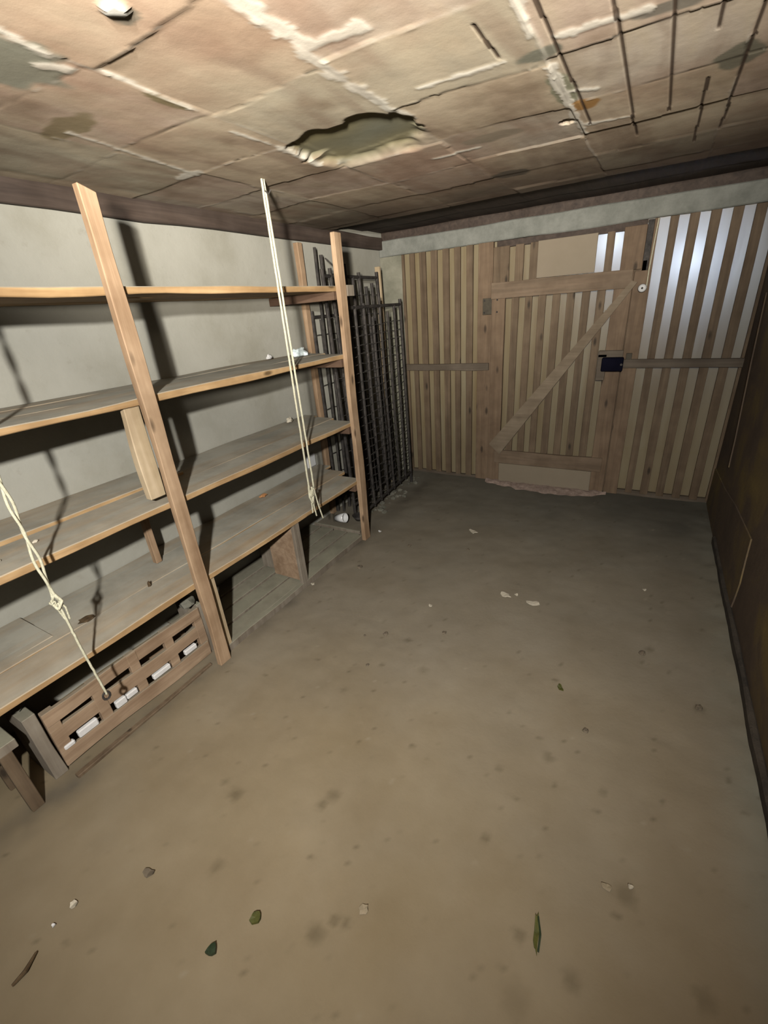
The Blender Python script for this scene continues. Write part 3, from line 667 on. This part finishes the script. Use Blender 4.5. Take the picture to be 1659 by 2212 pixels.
# ---------------------------------------------------------------- litter on the floor
def flake(name, x, y, a, b_, ang, mat, label, cat, seed, h=.004, n=11, curl=.006, jag=.3):
    bm = bmesh.new(); r = random.Random(seed); P = []
    z0 = floor_z(x, y)+.002
    for k in range(n):
        t = 2*math.pi*k/n; q = 1+jag*(r.random()-.5)*2
        px, py = a*math.cos(t)*q, b_*math.sin(t)*q
        P.append((x+px*math.cos(ang)-py*math.sin(ang), y+px*math.sin(ang)+py*math.cos(ang), z0+curl*abs(math.cos(t))+r.random()*.001))
    c0 = bm.verts.new((x, y, z0+.001)); c1 = bm.verts.new((x, y, z0+.001+h)); lo = [bm.verts.new(p) for p in P]; hi = [bm.verts.new((p[0], p[1], p[2]+h)) for p in P]
    for k in range(n):
        q = (k+1) % n; bm.faces.new((c0, lo[q], lo[k])); bm.faces.new((c1, hi[k], hi[q])); bm.faces.new((lo[k], lo[q], hi[q], hi[k]))
    return tag(obj(name, bm, mat), label, cat)
G = M
flake('paper_scrap', -.908, 2.697, .034, .017, -.5, G['paper'], 'greyish-white scrap on the floor nearest the door', 'scrap', 1)
flake('plaster_flake', -.500, 2.045, .030, .016, -.4, G['paper'], 'cream plaster flake, left one of the pair in mid floor', 'flake', 2)
flake('plaster_flake', -.344, 2.034, .032, .018, .2, G['paper'], 'cream plaster flake, right one of the pair in mid floor', 'flake', 3)
flake('plaster_crumb', -.446, 2.070, .010, .008, .9, G['paper'], 'tiny cream crumb between the two plaster flakes', 'crumb', 4)
flake('plaster_crumb', -.840, 1.79, .010, .009, 0, G['paper'], 'tiny pale crumb left of the pair of plaster flakes', 'crumb', 5)
flake('plaster_crumb', -1.545, 2.46, .011, .009, 0, G['white'], 'tiny white crumb on the floor by the foot of the far upright', 'crumb', 6)
flake('plaster_crumb', -1.585, 1.70, .012, .010, .4, G['paper'], 'pale crumb before the shelving front rail below the rope', 'crumb', 7)
flake('plaster_crumb', .165, 2.38, .010, .008, .4, G['paper'], 'pale crumb on the dark floor near the right wall', 'crumb', 8)
flake('dry_leaf', -.117, 1.496, .021, .009, -.9, G['leaf'], 'small curled olive leaf in mid floor', 'leaf', 9, .003, 9, .008)
flake('leaf_clump', -.714, .321, .0135, .0125, .3, G['leaf'], 'small olive-green leaf clump, upper right of the two at the front', 'leaf', 10, .010, 10, .003)
flake('leaf_clump', -.768, .214, .0135, .013, .9, G['darkleaf'], 'dark green shiny leaf clump, lower left of the two at the front', 'leaf', 11, .010, 8, .004)
flake('dry_leaf', -1.086, .248, .017, .014, .2, G['stone'], 'dull brown leaf on the front left floor', 'leaf', 12, .005, 9, .006)
flake('dry_leaf', -.034, .640, .040, .007, 1.75, G['leaf'], 'long narrow olive leaf lying on the front right floor', 'leaf', 13, .004, 13, .006)
bm = bmesh.new(); bm_tube(bm, [(-.037, .676, .012), (-.024, .640, .014), (-.022, .604, .011)], .0024, 6); tag(obj('small_twig', bm, G['darkleaf']), 'thin dark stem lying on the long narrow olive leaf', 'twig')
bm = bmesh.new(); bm_tube(bm, [(-1.175, -.075, .008), (-1.172, -.045, .013), (-1.192, -.012, .009)], [.004, .006, .003], 7); tag(obj('small_twig', bm, G['twig']), 'dark brown twig at the bottom left corner of the floor', 'twig')
flake('plaster_flake', -.460, .476, .014, .012, .6, G['beige'], 'flat beige flake at the front centre of the floor', 'flake', 14, .002)
flake('plaster_crumb', -1.214, .095, .009, .008, 0, G['paper'], 'larger pale crumb on the front left floor', 'crumb', 15)
flake('plaster_crumb', -1.213, .042, .0045, .0045, 0, G['white'], 'tiny white speck below the larger pale crumb on the left', 'crumb', 16)
flake('plaster_crumb', -.22, .268, .010, .007, 1.2, G['paper'], 'yellowish crumb at the bottom centre edge of the floor', 'crumb', 17)
flake('plaster_flake', .115, .83, .014, .009, 0, G['beige'], 'faint pale flake on the front right floor, left of a crumb', 'flake', 18, .002)
flake('plaster_crumb', .17, .86, .007, .006, 0, G['paper'], 'small pale crumb right of the faint flake, front right', 'crumb', 19)
peb = [(-1.42, 1.98, .016), (-1.25, 2.35, .012), (-.86, 2.45, .010), (.37, 1.62, .012), (.17, 1.86, .013), (-.955, 1.49, .012), (-.69, 1.62, .010), (-.93, 1.27, .008), (-1.05, 1.44, .006), (.0, 1.33, .010)]
for i, (x, y, s_) in enumerate(peb):
    bm = bmesh.new(); bm_lump(bm, (x, y, floor_z(x, y)), (s_, s_*1.2, s_*.6), i+40); o = obj('pebble', bm, G['stone'])
    tag(o, 'small dusty grey-brown pebble scattered on the packed floor', 'pebble', 'dusty pebbles on the floor')

# bring every surface's reflectance down together to cut bounce and deepen shade
for mt in bpy.data.materials:
    if not mt.use_nodes: continue
    nt = mt.node_tree; b = nt.nodes.get('Principled BSDF')
    if not b or not b.inputs['Base Color'].links: continue
    src = b.inputs['Base Color'].links[0].from_socket
    out = mix(nt, 1.0, src, (ALBEDO_CUT, ALBEDO_CUT, ALBEDO_CUT), 'MULTIPLY'); nt.links.new(out, b.inputs['Base Color'])
